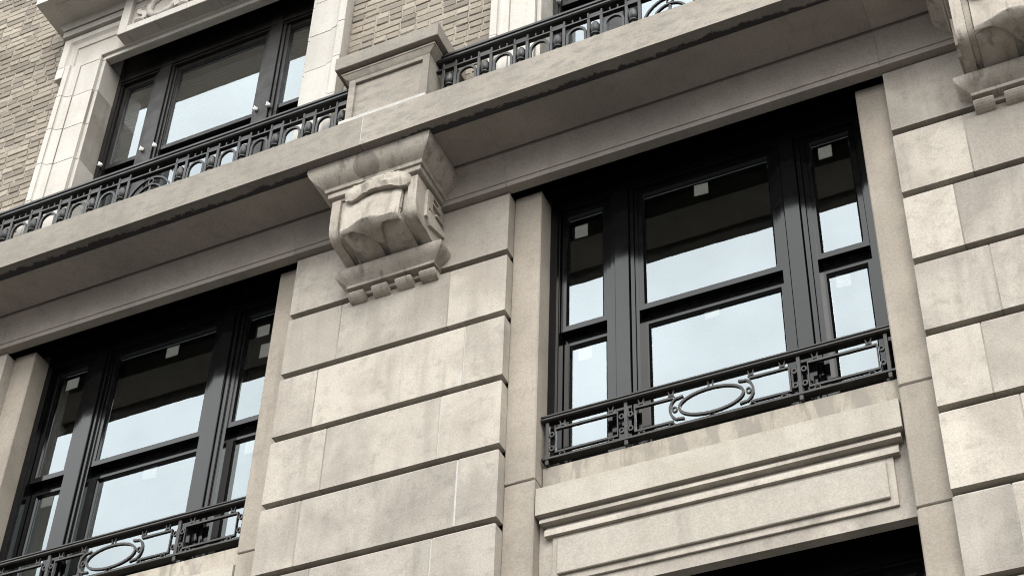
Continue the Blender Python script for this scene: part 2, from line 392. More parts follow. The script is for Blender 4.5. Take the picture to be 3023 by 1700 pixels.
# ---- cornice
def cornice():
    p = empty('cornice', B, (CX, -0.2, 0.497))
    xs0, xs1 = CX - 2 * PER, CX + 2 * PER + 0.6
    # fascia slabs, jointed over the pier centres
    joints = [xs0, CX - PER - 0.02, CX - 0.025, CX + PER - 0.02, CX + 2 * PER, xs1]
    for a, b_ in zip(joints, joints[1:]):
        n = max(4, int((b_ - a) / 0.05)); V = []
        prof = [(-0.55, 0.706), (-0.55, 0.975), (-0.542, 0.985), (0.02, 1.01), (0.02, 0.73), (-0.44, 0.73), (-0.44, 0.712), (-0.452, 0.704)]
        for i in range(n + 1):
            x = a + 0.003 + (b_ - a - 0.006) * i / n
            r = 0.003 * noise.noise((x * 7.0, 1.3, 0)); r2 = 0.004 * noise.noise((x * 5.0, 7.7, 2)) + 0.002 * noise.noise((x * 23.0, 7.7, 2))
            for q, (y, z) in enumerate(prof):
                V.append((x, y + (r * .4 if q in (0, 1) else 0), z + (r if q == 0 else r2 if q in (1, 2) else 0)))
        k = len(prof); F = [tuple(range(k)), tuple(n * k + i for i in range(k))]
        for s in range(n):
            for i in range(k): F.append((s * k + i, s * k + (i + 1) % k, s * k + k + (i + 1) % k, s * k + k + i))
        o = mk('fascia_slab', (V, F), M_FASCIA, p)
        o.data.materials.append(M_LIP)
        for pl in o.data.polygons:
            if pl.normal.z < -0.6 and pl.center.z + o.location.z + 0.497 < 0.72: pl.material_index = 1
    mk('joint_mortar', box(CX - 0.031, CX - 0.019, -0.5492, -0.45, 0.712, 0.978), M_CAULK, p)
    # soffit and cove, one stone per bay and per pier
    cove = [(-0.05, 0.497), (-0.05, 0.534)]
    for i in range(9):
        t = math.radians(90 * i / 8); cove.append((-0.058 - 0.076 * (1 - math.cos(t)), 0.536 + 0.168 * math.sin(t)))
    cove += [(-0.134, 0.80), (0.018, 0.80), (0.018, 0.497)]
    for a, b_ in ((CX - 2 * PER, W1 - 2 * PER), (W1 - 2 * PER, -PER), (-PER, W1 - PER), (W1 - PER, 0), (0, W1), (W1, PER), (PER, PER + W1), (PER + W1, 2 * PER), (2 * PER, 2 * PER + W1)):
        mk('cove_stone', prof_x(cove, a + 0.0009, b_ - 0.0009), M_SOFFIT, p, smooth=True)
        mk('soffit_slab', box(a + 0.0005, b_ - 0.0005, -0.438, -0.154, 0.712, 0.729), M_SOFFIT, p)
    mk('head_void_cover', box(xs0, xs1, 0.02, 0.5, 0.9, 1.0), M_HEAD, p)
cornice()

# ---- carved corbel
def corbel(cx):
    p = empty('corbel', B, (cx, 0, -0.08))
    ov = [(0.431, -0.490, 0.714), (0.431, -0.490, 0.690), (0.429, -0.488, 0.668), (0.421, -0.480, 0.645), (0.406, -0.465, 0.622), (0.386, -0.445, 0.602), (0.362, -0.421, 0.585), (0.345, -0.402, 0.574), (0.338, -0.395, 0.552)]
    mk('cap_moulding', ring3(cx, ov, 0.01), M_CORBEL, p, smooth=True)
    mk('abacus', ring3(cx, [(0.324, -0.378, 0.553), (0.326, -0.380, 0.548), (0.326, -0.380, 0.512), (0.322, -0.376, 0.508), (0.297, -0.350, 0.506), (0.295, -0.348, 0.488)], 0.01), M_CORBEL, p)
    S = [(-0.357, 0.49), (-0.359, 0.36), (-0.357, 0.25), (-0.349, 0.205), (-0.330, 0.175), (-0.300, 0.158), (-0.255, 0.152), (-0.2, 0.152), (-0.12, 0.138), (-0.1, 0.118), (0.01, 0.118), (0.01, 0.49)]
    for s in (-1, 1):
        a, b_ = sorted((cx + s * 0.301, cx + s * 0.240)); mk('scroll_cheek', prof_x(S, a, b_), M_CORBEL, p, smooth=True)
        a, b_ = sorted((cx + s * 0.239, cx + s * 0.206))
        mk('inner_fillet', prof_x([(y + (0.022 if y < 0 else 0), z + (0.012 if z < 0.2 else 0)) for y, z in S], a, b_), M_CORBEL, p, smooth=True)
        # sunk lines on the cheek's outer side, framed by raised strips
        x0, x1 = sorted((cx + s * 0.301, cx + s * 0.321)); m0, m1 = sorted((cx + s * 0.3005, cx + s * 0.304))
        mk('side_strip', join(box(x0, x1, -0.245, -0.222, 0.235, 0.462), ), M_CORBEL, p)
        mk('side_volute', prof_x([(-0.222, 0.30), (-0.2, 0.315), (0.0, 0.30), (0.0, 0.262), (-0.19, 0.2), (-0.222, 0.235)], x0, x1), M_CORBEL, p)
        for a0, a1, z0, z1 in ((-0.2215, -0.07, 0.452, 0.466), (-0.2215, -0.175, 0.322, 0.4515), (-0.1, -0.07, 0.40, 0.4515), (-0.1745, -0.1005, 0.40, 0.415), (-0.12, -0.02, 0.345, 0.362)):
            mk('side_strip', box(x0, x1, a0, a1, z0, z1), M_CORBEL, p)
    mk('console_core', prof_x([(y + (0.035 if y < -0.05 else 0), z + (0.022 if z < 0.2 and y < -0.15 else 0.012 if z < 0.2 else 0)) for y, z in S], cx - 0.206, cx + 0.206), M_CORBEL, p, smooth=True)
    for s in (-1, 1):                           # two swelling lobes under the leaf
        V, F = [], []; n = 10
        for i in range(n + 1):
            u = -1 + 2 * i / n; b = 0.030 * (1 - u * u)
            V += [(cx + s * (0.112 + 0.092 * u), y - b * k1, z - b * k2) for y, z, k1, k2 in ((-0.335, 0.215, 0.5, 0.2), (-0.325, 0.190, 0.7, 0.6), (-0.30, 0.172, 0.4, 1.0), (-0.26, 0.166, 0.1, 1.1), (-0.21, 0.162, 0, 1.0), (-0.15, 0.148, 0, 0.7), (-0.12, 0.13, 0, 0.2), (-0.1, 0.22, 0, 0), (-0.3, 0.235, 0, 0))]
        F = [tuple(range(9)), tuple(n * 9 + q for q in range(9))]
        for i in range(n):
            for q in range(9): F.append((i * 9 + q, i * 9 + (q + 1) % 9, (i + 1) * 9 + (q + 1) % 9, (i + 1) * 9 + q))
        mk('carved_lobe', (V, F), M_CORBEL, p, smooth=True)
    # leaf that hangs down the front and curls under
    path = [(-0.342, 0.475), (-0.354, 0.43), (-0.362, 0.37), (-0.369, 0.31), (-0.375, 0.25), (-0.380, 0.200), (-0.382, 0.168), (-0.372, 0.150), (-0.345, 0.140), (-0.308, 0.132), (-0.270, 0.128), (-0.232, 0.132)]
    nu, m = 52, 27; V, F = [], []
    for i in range(nu + 1):
        u = -1 + 2 * i / nu; x = cx + 0.2 * u
        tip = math.exp(-((u - 0.12) / (0.36 if u < 0.12 else 0.16)) ** 2); shoulder = 0.5 * math.exp(-((abs(u) - 1.0) / 0.14) ** 2)
        L = 0.64 + 0.34 * tip + 0.10 * shoulder + 0.012 * noise.noise((u * 6, 0, 5))
        bulge = 0.036 * (1 - u * u) + 0.010 * math.exp(-((u - 0.15) / 0.22) ** 2) + 0.006 * math.cos(u * 6.0 + 1)
        for kk in range(m):
            t = L * kk / (m - 1) * (len(path) - 1); a = min(int(t), len(path) - 2); fr_ = t - a
            y = path[a][0] * (1 - fr_) + path[a + 1][0] * fr_; z = path[a][1] * (1 - fr_) + path[a + 1][1] * fr_
            wg = 0.25 + 0.75 * t / 6 if t < 6 else max(0.25, 1 - 0.35 * (t - 6))
            h_ = bulge * wg + 0.007 * noise.noise((x * 13, y * 9, z * 7 + cx)) + 0.003 * noise.noise((x * 37, y * 30, z * 24))
            fy = 1 if t < 6.4 else max(0, 1 - (t - 6.4) / 1.2)
            V.append((x, y - h_ * fy, z - h_ * (1 - fy)))
    tot = len(V)
    for i in range(nu + 1):
        for kk in range(m):
            x, y, z = V[i * m + kk]; V.append((x, y + 0.03, z + (0.028 if z < 0.22 else 0)))
    for i in range(nu):
        for kk in range(m - 1):
            a = i * m + kk; F.append((a, a + 1, a + m + 1, a + m)); F.append((tot + a, tot + a + m, tot + a + m + 1, tot + a + 1))
        a = i * m + m - 1; F.append((a, tot + a, tot + a + m, a + m)); a = i * m; F.append((a, a + m, tot + a + m, tot + a))
    for i in (0, nu):
        for kk in range(m - 1): a = i * m + kk; F.append((a, tot + a, tot + a + 1, a + 1))
    mk('carved_leaf', (V, F), M_CORBEL, p, smooth=True)
    # folded drapery band under the abacus, wavy along its lower edge
    low = [(-1.0, 0.470), (-0.92, 0.430), (-0.72, 0.398), (-0.55, 0.402), (-0.30, 0.432), (0.0, 0.440), (0.30, 0.436), (0.55, 0.420), (0.78, 0.396), (0.92, 0.404), (1.0, 0.438)]
    def lerp(tab, u):
        for (a0, b0), (a1, b1) in zip(tab, tab[1:]):
            if u <= a1: return b0 + (b1 - b0) * (u - a0) / (a1 - a0)
        return tab[-1][1]
    V, F = [], []; n, k = 48, 9
    for i in range(n + 1):
        u = -1 + 2 * i / n; x = cx + 0.024 + 0.232 * u; zl = lerp(low, u); zt = 0.530 + 0.016 * math.exp(-((u - 0.3) / 0.45) ** 2) - 0.028 * abs(u) ** 3
        e = max(0.0, 1 - abs(u) ** 8) ** 0.5
        for j in range(k):
            v = j / (k - 1); z = zt + (zl - zt) * v
            yy = -0.352 - (0.034 + 0.024 * math.sin(math.pi * (0.12 + 0.80 * v)) + 0.010 * (1 - u * u)) * e + 0.012 * noise.noise((x * 16, v * 2.6, 4 + cx)) + 0.009 * noise.noise((x * 42, v * 5, 9))
            V.append((x, yy, z))
    tot = len(V)
    for i in range(tot): x, yy, z = V[i]; V.append((x, -0.33, z + 0.012))
    for i in range(n):
        for j in range(k - 1):
            q = i * k + j; F.append((q, q + 1, q + k + 1, q + k)); F.append((tot + q, tot + q + k, tot + q + k + 1, tot + q + 1))
        q = i * k + k - 1; F.append((q, tot + q, tot + q + k, q + k)); q = i * k; F.append((q, q + k, tot + q + k, tot + q))
    for i in (0, n):
        for j in range(k - 1): q = i * k + j; F.append((q, tot + q, tot + q + 1, q + 1))
    mk('carved_drapery', (V, F), M_CORBEL, p, smooth=True)
    mk('drapery_strip', prof_x([(-0.380, 0.552), (-0.404, 0.548), (-0.406, 0.536), (-0.37, 0.53), (-0.36, 0.552)], cx - 0.11, cx + 0.15), M_CORBEL, p)
    # base: roll, fillet, four drops
    rl = [(0.335, -0.100, 0.120), (0.358, -0.123, 0.121), (0.371, -0.133, 0.114), (0.377, -0.139, 0.100), (0.377, -0.139, 0.084), (0.371, -0.133, 0.067), (0.357, -0.120, 0.050), (0.338, -0.104, 0.036), (0.318, -0.087, 0.022), (0.306, -0.076, 0.011)]
    mk('base_roll', ring3(cx, rl, 0.01), M_CORBEL, p, smooth=True)
    mk('base_fillet', ring3(cx, [(0.305, -0.080, 0.0095), (0.305, -0.080, -0.010), (0.303, -0.078, -0.012)], 0.04), M_CORBEL, p)
    mk('drop_bed', box(cx - 0.298, cx + 0.298, -0.022, 0.04, -0.040, -0.0125), M_CORBEL, p)
    for i in range(4):
        x = cx - 0.2475 + 0.1652 * i; V, F = [], []; n = 8; wd = 0.0545
        prof = [(-0.03, -0.036), (-0.066, -0.036), (-0.069, -0.039), (-0.069, -0.046), (-0.060, -0.058), (-0.047, -0.069), (-0.030, -0.078), (-0.010, -0.084), (0.012, -0.086), (0.012, -0.036)]
        for a in range(n + 1):
            u = -1 + 2 * a / n; s_ = 0.95 if abs(u) > 0.99 else 1.0
            for y, z in prof: V.append((x + wd * u, y if y > -0.001 else y * s_, z if z > -0.047 else -0.047 + (z + 0.047) * (0.7 + 0.3 * s_)))
        kq = len(prof); F = [tuple(range(kq)), tuple(n * kq + q for q in range(kq))]
        for a in range(n):
            for q in range(kq): F.append((a * kq + q, a * kq + (q + 1) % kq, (a + 1) * kq + (q + 1) % kq, (a + 1) * kq + q))
        mk('drop', (V, F), M_CORBEL, p)
    return p
cb = corbel(CX)
corbel(CX + PER); corbel(CX - PER)

# ---- pedestal on the balcony edge
def pedestal(cx):
    p = empty('balcony_pedestal', B, (cx, -0.2, 0.98))
    mk('plinth', cbox(cx - 0.318, cx + 0.318, -0.398, -0.0, 0.99, 1.222, 0.006, 0.3), M_CAULK, p)
    mk('die', ring3(cx, [(0.302, -0.332, 1.223), (0.302, -0.332, 1.684)], 0.0), M_FASCIA, p)
    for (a, b_, z0, z1) in ((-0.302, -0.252, 1.224, 1.684), (0.252, 0.302, 1.224, 1.684), (-0.2515, 0.2515, 1.632, 1.684), (-0.2515, 0.2515, 1.224, 1.262)):
        mk('panel_stile', cbox(cx + a, cx + b_, -0.352, -0.3325, z0, z1, 0.002), M_FASCIA, p)
    mk('cap_bed_moulding', ring3(cx, [(0.300, -0.352, 1.668), (0.306, -0.356, 1.672), (0.316, -0.362, 1.680), (0.334, -0.372, 1.696), (0.346, -0.380, 1.712), (0.350, -0.384, 1.713), (0.350, -0.384, 1.729), (0.333, -0.368, 1.745)], 0.0), M_FASCIA, p, smooth=True)
    mk('cap_slab', ring3(cx, [(0.384, -0.416, 1.746), (0.387, -0.419, 1.750), (0.387, -0.419, 1.868), (0.382, -0.414, 1.874)], 0.0), M_FASCIA, p)
pedestal(CX); pedestal(CX - PER); pedestal(CX + PER)

# ---- upper brick wall
def bricks():
    zs0, PITCH, BH, MORT = 1.60, 0.0705, 0.0605, 0.010
    p = empty('brick_wall', B, (0.76, 0, 1.6))
    meshes = {}
    datas = {}
    def brick_mesh_data(wd, var):
        key = (round(wd, 3), var)
        if key not in datas:
            st = random.getstate(); random.seed(int(wd * 1000) * 7 + var)
            v, f = cbox(0, wd, 0, 0.05, 0, BH, 0.005, 0.9); random.setstate(st)
            datas[key] = ([(q[0] + random.uniform(-.0015, .0015), q[1] + random.uniform(-.001, .001), q[2] + random.uniform(-.0015, .0015)) for q in v], f)
        return datas[key]
    def brick_mesh(wd, var):
        key = (round(wd, 3), var)
        if key not in meshes:
            v, f = brick_mesh_data(wd, var)
            me = bpy.data.meshes.new('brick'); me.from_pydata(v, [], f); me.materials.append(M_BRICK); meshes[key] = me
        return meshes[key]
    loose, shown = [], []
    def seen(x, z):
        d = Vector((x, 0, z)) - CAM; q = d.dot(fw); px = 1511.5 + 4940.8 * d.dot(rt) / q; py = 1415.3 - 4940.8 * d.dot(up) / q
        return -70 < px < 3090 and -25 < py < 1725
    def field(xa, xb, za, zb):
        k0 = int((za - zs0) / PITCH); k1 = int((zb - zs0) / PITCH) + 1
        for k in range(k0, k1):
            z = zs0 + k * PITCH; x = xa + 0.004; first = True
            r = random.Random(k * 31 + int(xa * 10))
            while x < xb - 0.02:
                wd = r.choice((0.097, 0.097, 0.12, 0.2)) if not first else (0.2 if k % 2 else 0.097)
                first = False
                if x + wd > xb - 0.06: wd = xb - 0.004 - x
                loc = Vector((x, -0.003 + r.uniform(-.003, .003), z + r.uniform(-.002, .002)))
                rt_ = (r.uniform(-.025, .025), r.uniform(-.012, .012), r.uniform(-.014, .014))
                (shown if seen(x + wd / 2, z) else loose).append((loc, wd, r.randrange(4), rt_, r.random()))
                x += wd + MORT
    bw = 1.336
    walls = [(c + bw + .002, c + PER - bw - .002, 0.99, 5.2) for c in BAYS] + [(c - bw, c + bw, 4.2, 5.2) for c in BAYS] + [(CX - 2 * PER, BAYS[0] - bw - .002, 0.99, 5.2)]
    for a, b_, z0, z1 in walls:
        mk('mortar_bed', box(a, b_, 0.0045, 0.40, z0, z1), M_BMORT, p)
    field(C0 + bw, C1 - bw, 1.66, 3.3)                      # between the two upper windows
    field(C0 - PER + bw, C0 - bw, 1.4, 5.15)                        # left of the first upper window
    shown.sort(key=lambda q: (q[0] - CAM).length)
    for loc, wd, var, rt_, tone in shown[:300]:                # the nearest 300 one by one, the rest as one piece
        o = bpy.data.objects.new('brick', brick_mesh(wd if wd in (0.2, 0.097, 0.12) else round(wd, 2), var))
        COL.objects.link(o); o.parent = p; o.location = loc - ORG[p.name]; o.rotation_euler = rt_
    rest = shown[300:] + loose; V, F, tones = [], [], []
    for loc, wd, var, rt_, tone in rest:
        v, f = brick_mesh_data(wd if wd in (0.2, 0.097, 0.12) else round(wd, 2), var); n = len(V)
        rm = Matrix.Rotation(rt_[2], 3, 'Z') @ Matrix.Rotation(rt_[1], 3, 'Y') @ Matrix.Rotation(rt_[0], 3, 'X')
        V += [tuple(loc + rm @ Vector(q)) for q in v]; F += [tuple(i + n for i in q) for q in f]; tones += [tone] * len(f)
    bf = mk('brick_field', (V, F), M_BRICK, p, recalc=False); bf['kind'] = 'stuff'
    at = bf.data.attributes.new('tone', 'FLOAT', 'FACE'); at.data.foreach_set('value', tones)
bricks()

# ---- terracotta surround of the upper windows
def surround(c):
    p = empty('window_surround', B, (c, -0.05, 1.0))
    lowp = [(0.985, 0.30), (0.985, -0.022), (0.990, -0.027), (1.014, -0.027), (1.018, -0.022), (1.020, -0.050), (1.026, -0.054), (1.203, -0.054), (1.208, -0.050), (1.209, -0.062)]
    cv = []
    for i in range(1, 8):
        t = math.radians(90 * i / 8); cv.append((1.215 + 0.066 * math.sin(t), -0.064 - 0.036 * (1 - math.cos(t))))
    lowp += cv + [(1.281, -0.1), (1.330, -0.1), (1.336, -0.094), (1.336, 0.02), (1.25, 0.30)]
    zs = [1.0, 1.58, 1.99, 2.402, 2.805, 3.20, 3.578]
    for s in (-1, 1):
        for a, b_ in zip(zs, zs[1:]):
            dx = random.uniform(-.0008, .0008)
            mk('jamb_stone', prof_z([(c + s * x + dx, y + dx) for x, y in lowp], a + 0.0035, b_ - 0.0035), M_TERRA, p, smooth=True)
        x0, x1 = sorted((c + s * 1.337, c + s * 1.413)); mk('ear_stone', cbox(x0, x1, -0.1, 0.02, 3.443, 3.578, 0.003), M_TERRA, p)
        mk('joint_mortar', prof_z([(c + s * (x * 0.998 + 0.0023), y + 0.003 if y < 0.2 else y) for x, y in lowp], 1.0, 3.577), M_JOINT, p)
    # head: the same section turned over the opening, mitred
    vx = [0.985, 0.985, 0.990, 1.014, 1.018, 1.022, 1.028, 1.280, 1.286, 1.300, 1.318, 1.334, 1.346, 1.410, 1.416, 1.416]
    vy = [0.033, -0.022, -0.027, -0.027, -0.022, -0.050, -0.054, -0.054, -0.064, -0.066, -0.072, -0.085, -0.100, -0.100, -0.094, 0.02]
    hz = [3.582, 3.582, 3.586, 3.620, 3.625, 3.630, 3.636, 3.820, 3.826, 3.836, 3.852, 3.872, 3.887, 3.938, 3.944, 3.944]
    V, F = [], []; k = len(vx)
    for i in range(k): V.append((c - vx[i], vy[i], 3.5815))
    for i in range(k): V.append((c - vx[i], vy[i], hz[i]))
    for i in range(k): V.append((c + vx[i], vy[i], hz[i]))
    for i in range(k): V.append((c + vx[i], vy[i], 3.5815))
    for s in range(3):
        for i in range(k - 1): a = s * k + i; F.append((a, a + 1, a + 1 + k, a + k))
    F += [tuple(range(k)), tuple(3 * k + i for i in range(k))]
    mk('head_stone', (V, F), M_TERRA, p, smooth=True)
    mk('head_soffit', box(c - 0.984, c + 0.984, -0.029, 0.035, 3.584, 4.0), M_TERRA, p)
    mk('head_void_cover', box(c - 1.3, c + 1.3, 0.0, 0.5, 4.0, 4.1), M_HEAD, p)
    # projecting panel over the opening with a carved garland
    mk('panel_ground', box(c - 0.79, c + 0.79, -0.118, 0.0, 3.66, 4.7), M_TERRA, p)
    for a, b_, z0, z1 in ((-0.80, -0.715, 3.636, 4.7), (0.715, 0.80, 3.636, 4.7)):
        mk('panel_stile', cbox(c + a, c + b_, -0.161, 0.0, z0, z1, 0.003), M_TERRA, p)
    for i in range(5):
        a = -0.7135 + 1.427 * i / 5; mk('panel_rail', cbox(c + a + .001, c + a + 1.427 / 5 - .001, -0.161 + random.uniform(-.001, .001), 0.0, 3.636, 3.712, 0.003), M_TERRA, p)
    for i, gx in enumerate((-0.42, 0.0, 0.42)):
        V, F = [], []; n, kk = 40, 10
        for a in range(n):
            t = 2 * math.pi * a / n; R = 0.03 + 0.004 * math.sin(t * 9)
            for b_ in range(kk):
                q = 2 * math.pi * b_ / kk
                V.append((c + gx + (0.115 + R * math.cos(q)) * math.cos(t) * 1.15, -0.125 - R * 0.9 * math.sin(q), 3.88 + (0.115 + R * math.cos(q)) * math.sin(t)))
        for a in range(n):
            for b_ in range(kk): F.append((a * kk + b_, a * kk + (b_ + 1) % kk, ((a + 1) % n) * kk + (b_ + 1) % kk, ((a + 1) % n) * kk + b_))
        mk('carved_wreath', (V, F), M_TERRA, p, smooth=True)
        for s in (-1, 1):
            mk('carved_leaf', bar([(c + gx + s * (0.14 + 0.02 * math.cos(q * 2)) + s * 0.02 * q, 3.77 + 0.035 * q) for q in range(5)], 0.045, -0.03, -0.118), M_TERRA, p)
        mk('carved_boss', lathe(0, 0, [(0.0, -0.04), (0.03, -0.035), (0.05, -0.015), (0.055, 0.0)], 12), M_TERRA, p, origin=(0, 0, 0)).location = Vector((c + gx - 0.2, -0.118, 3.765)) - ORG[p.name]
        bpy.context.scene.objects[-1] if False else None
    # bed mouldings and hood
    mk('frieze_band', ring3(c, [(1.400, -0.084, 3.9445), (1.400, -0.084, 3.966), (1.430, -0.120, 3.967), (1.432, -0.122, 3.970), (1.432, -0.122, 4.033), (1.410, -0.098, 4.034), (1.410, -0.098, 4.050)], 0.01), M_TERRA, p)
    mk('bed_moulding', ring3(c, [(1.438, -0.128, 4.0505), (1.440, -0.130, 4.058), (1.446, -0.134, 4.076), (1.466, -0.142, 4.096), (1.49, -0.152, 4.105), (1.49, -0.152, 4.12)], 0.01), M_TERRA, p, smooth=True)
    mk('hood_corona', ring3(c, [(1.524, -0.406, 4.106), (1.524, -0.406, 4.26), (1.54, -0.425, 4.28), (1.56, -0.45, 4.34), (1.56, -0.45, 4.4)], 0.01), M_TERRA, p)
    mk('hood_soffit_panel', box(c - 1.38, c - 0.83, -0.34, -0.2, 4.098, 4.1055), M_TERRA, p)
    mk('hood_soffit_panel', box(c + 0.83, c + 1.38, -0.34, -0.2, 4.098, 4.1055), M_TERRA, p)
    return p
for c in BAYS: surround(c)

# ---- windows: three sliding-sash lights each
def sash(name, x0, x1, z0, z1, gx0, gx1, gz0, gz1, y, d, mat, p):
    """a rectangular sash with a stepped inner edge, as one mesh"""
    V, F = [], []
    loops = [(x0, x1, z0, z1, y + d), (x0, x1, z0, z1, y), (gx0 - 0.012, gx1 + 0.012, gz0 - 0.012, gz1 + 0.012, y), (gx0 - 0.009, gx1 + 0.009, gz0 - 0.009, gz1 + 0.009, y + 0.006), (gx0, gx1, gz0, gz1, y + 0.016), (gx0, gx1, gz0, gz1, y + d)]
    for a, b_, c, e, yy in loops: V += [(a, yy, c), (b_, yy, c), (b_, yy, e), (a, yy, e)]
    for i in range(6):
        for j in range(4):
            n = (i + 1) % 6; F.append((i * 4 + j, i * 4 + (j + 1) % 4, n * 4 + (j + 1) % 4, n * 4 + j))
    return mk(name, (V, F), mat, p)
def pane(x0, x1, z0, z1, y, p):
    e = 0.004
    o = mk('pane', ([(x0 - e, y, z0 - e), (x1 + e, y, z0 - e), (x1 + e, y, z1 + e), (x0 - e, y, z1 + e)], [(0, 1, 2, 3)]), M_GLASS, p, recalc=False)
    return o
def window(c, yf, gt, gb, g2t, g2b, ztop, zbot, mat, side=(0.665, 0.882), cen=0.388, mull=(0.477, 0.568), clips=None, half=0.99):
    """yf: front of the frame; gt, gb: glass of the upper sashes; g2t, g2b: of the lower ones"""
    p = empty('window', B, (c, yf, zbot))
    mk('frame_head', join(box(c - half, c + half, yf + 0.006, yf + 0.16, gt + 0.055, ztop)), mat, p)
    mk('frame_head_bead', box(c - half + .03, c + half - .03, yf - 0.006, yf + 0.0055, gt + 0.075, gt + 0.105), mat, p)
    ys, yl = yf + 0.035, yf + 0.088
    for s in (-1, 1):
        xs = sorted((c + s * (half), c + s * (side[1] + 0.062))); mk('frame_jamb', join(box(xs[0], xs[1], yf, yf + 0.16, zbot, ztop)), mat, p)
        a, b_ = sorted((c + s * (side[1] + 0.048), c + s * (side[1] + 0.0615))); mk('frame_bead', box(a, b_, yf + 0.014, yf + 0.16, zbot, ztop), mat, p)
        # mullion: broad face between two stepped beads
        m0, m1 = mull
        xs = sorted((c + s * m0, c + s * m1)); mk('mullion', cbox(xs[0], xs[1], yf - 0.004, yf + 0.16, zbot, ztop, 0.003), mat, p)
        for q0, q1, dy in ((m0 - 0.026, m0 - 0.005, 0.012), (m1 + 0.005, m1 + 0.030, 0.012), (m0 - 0.048, m0 - 0.029, 0.026), (m1 + 0.033, m1 + 0.062, 0.026)):
            a, b_ = sorted((c + s * q0, c + s * q1)); mk('mullion_bead', box(a, b_, yf + dy, yf + 0.16, zbot, ztop), mat, p)
    lights = [(c - side[1], c - side[0]), (c - cen, c + cen), (c + side[0], c + side[1])]
    for gx0, gx1 in lights:
        e = 0.042
        sash('upper_sash', gx0 - e, gx1 + e, gb - 0.052, gt + 0.055, gx0, gx1, gb, gt, ys, 0.045, mat, p)
        pane(gx0, gx1, gb, gt, ys + 0.022, p)
        if g2t - g2b > 0.2:
            sash('lower_sash', gx0 - e, gx1 + e, g2b - 0.06, g2t + 0.06, gx0 + 0.002, gx1 - 0.002, g2b, g2t, yl, 0.045, mat, p)
            pane(gx0 + .002, gx1 - .002, g2b, g2t, yl + 0.022, p)
    if clips:
        for gx0, gx1 in lights:
            V, F = [], []; n = 22
            for i in range(2 * n + 1):
                z = gt + 0.02 - (gt - gb + 0.04) * i / (2 * n); yy = yf + 0.068 + (0.008 if i % 2 else 0.0)
                V += [(gx0 - 0.03, yy, z), (gx1 + 0.03, yy, z)]
            F = [(2 * i, 2 * i + 1, 2 * i + 3, 2 * i + 2) for i in range(2 * n)]
            mk('blind', (V, F), M_BLIND, p)
        for x, z in clips:
            V, F = lathe(0, 0, [(0.004, -0.013), (0.014, -0.012), (0.018, 0.0), (0.014, 0.012), (0.004, 0.013)], 10)
            o = mk('clip', join((V, F), box(-0.003, 0.003, -0.022, 0.01, -0.017, 0.017)), M_CLIP, p, origin=(0, 0, 0))
            o.location = Vector((c + x, yf - 0.012, z)) - ORG[p.name]; o.rotation_euler = (0.2, 0.35, 0)
    return p
for c in BAYS:
    window(c, 0.224, 0.393, -0.503, -0.640, -1.50, 0.88, -1.66, M_FRAME)
for c in BAYS: window(c, 0.400, -2.63, -3.5, -3.6, -3.7, -2.21, -3.7, M_FRAME)
cl = [(-0.935, 2.495), (-0.55, 2.50), (-0.43, 2.492), (0.47, 2.492), (0.58, 2.489), (0.935, 2.49)]
for c in BAYS:
    window(c, 0.168, 3.415, 2.535, 2.38, 1.25, 3.98, 1.1, M_UFRAME, side=(0.635, 0.885), cen=0.390, mull=(0.462, 0.572), clips=cl, half=0.987)

# rooms behind the glass
def room(name, x0, x1, z0, z1):
    V = [(x, y, z) for x in (x0, x1) for y in (0.46, 4.2) for z in (z0, z1)]
    F = [(4, 6, 7, 5), (0, 1, 3, 2), (2, 3, 7, 6), (0, 2, 6, 4), (1, 5, 7, 3)]
    mk(name, (V, F), M_ROOM, B)
for c in BAYS:
    room('room', c - 1.7, c + 1.7, -1.72, 0.86); room('room', c - 1.7, c + 1.7, 1.06, 3.68)
for c in BAYS: room('room', c - 1.7, c + 1.7, -4.4, -2.46)

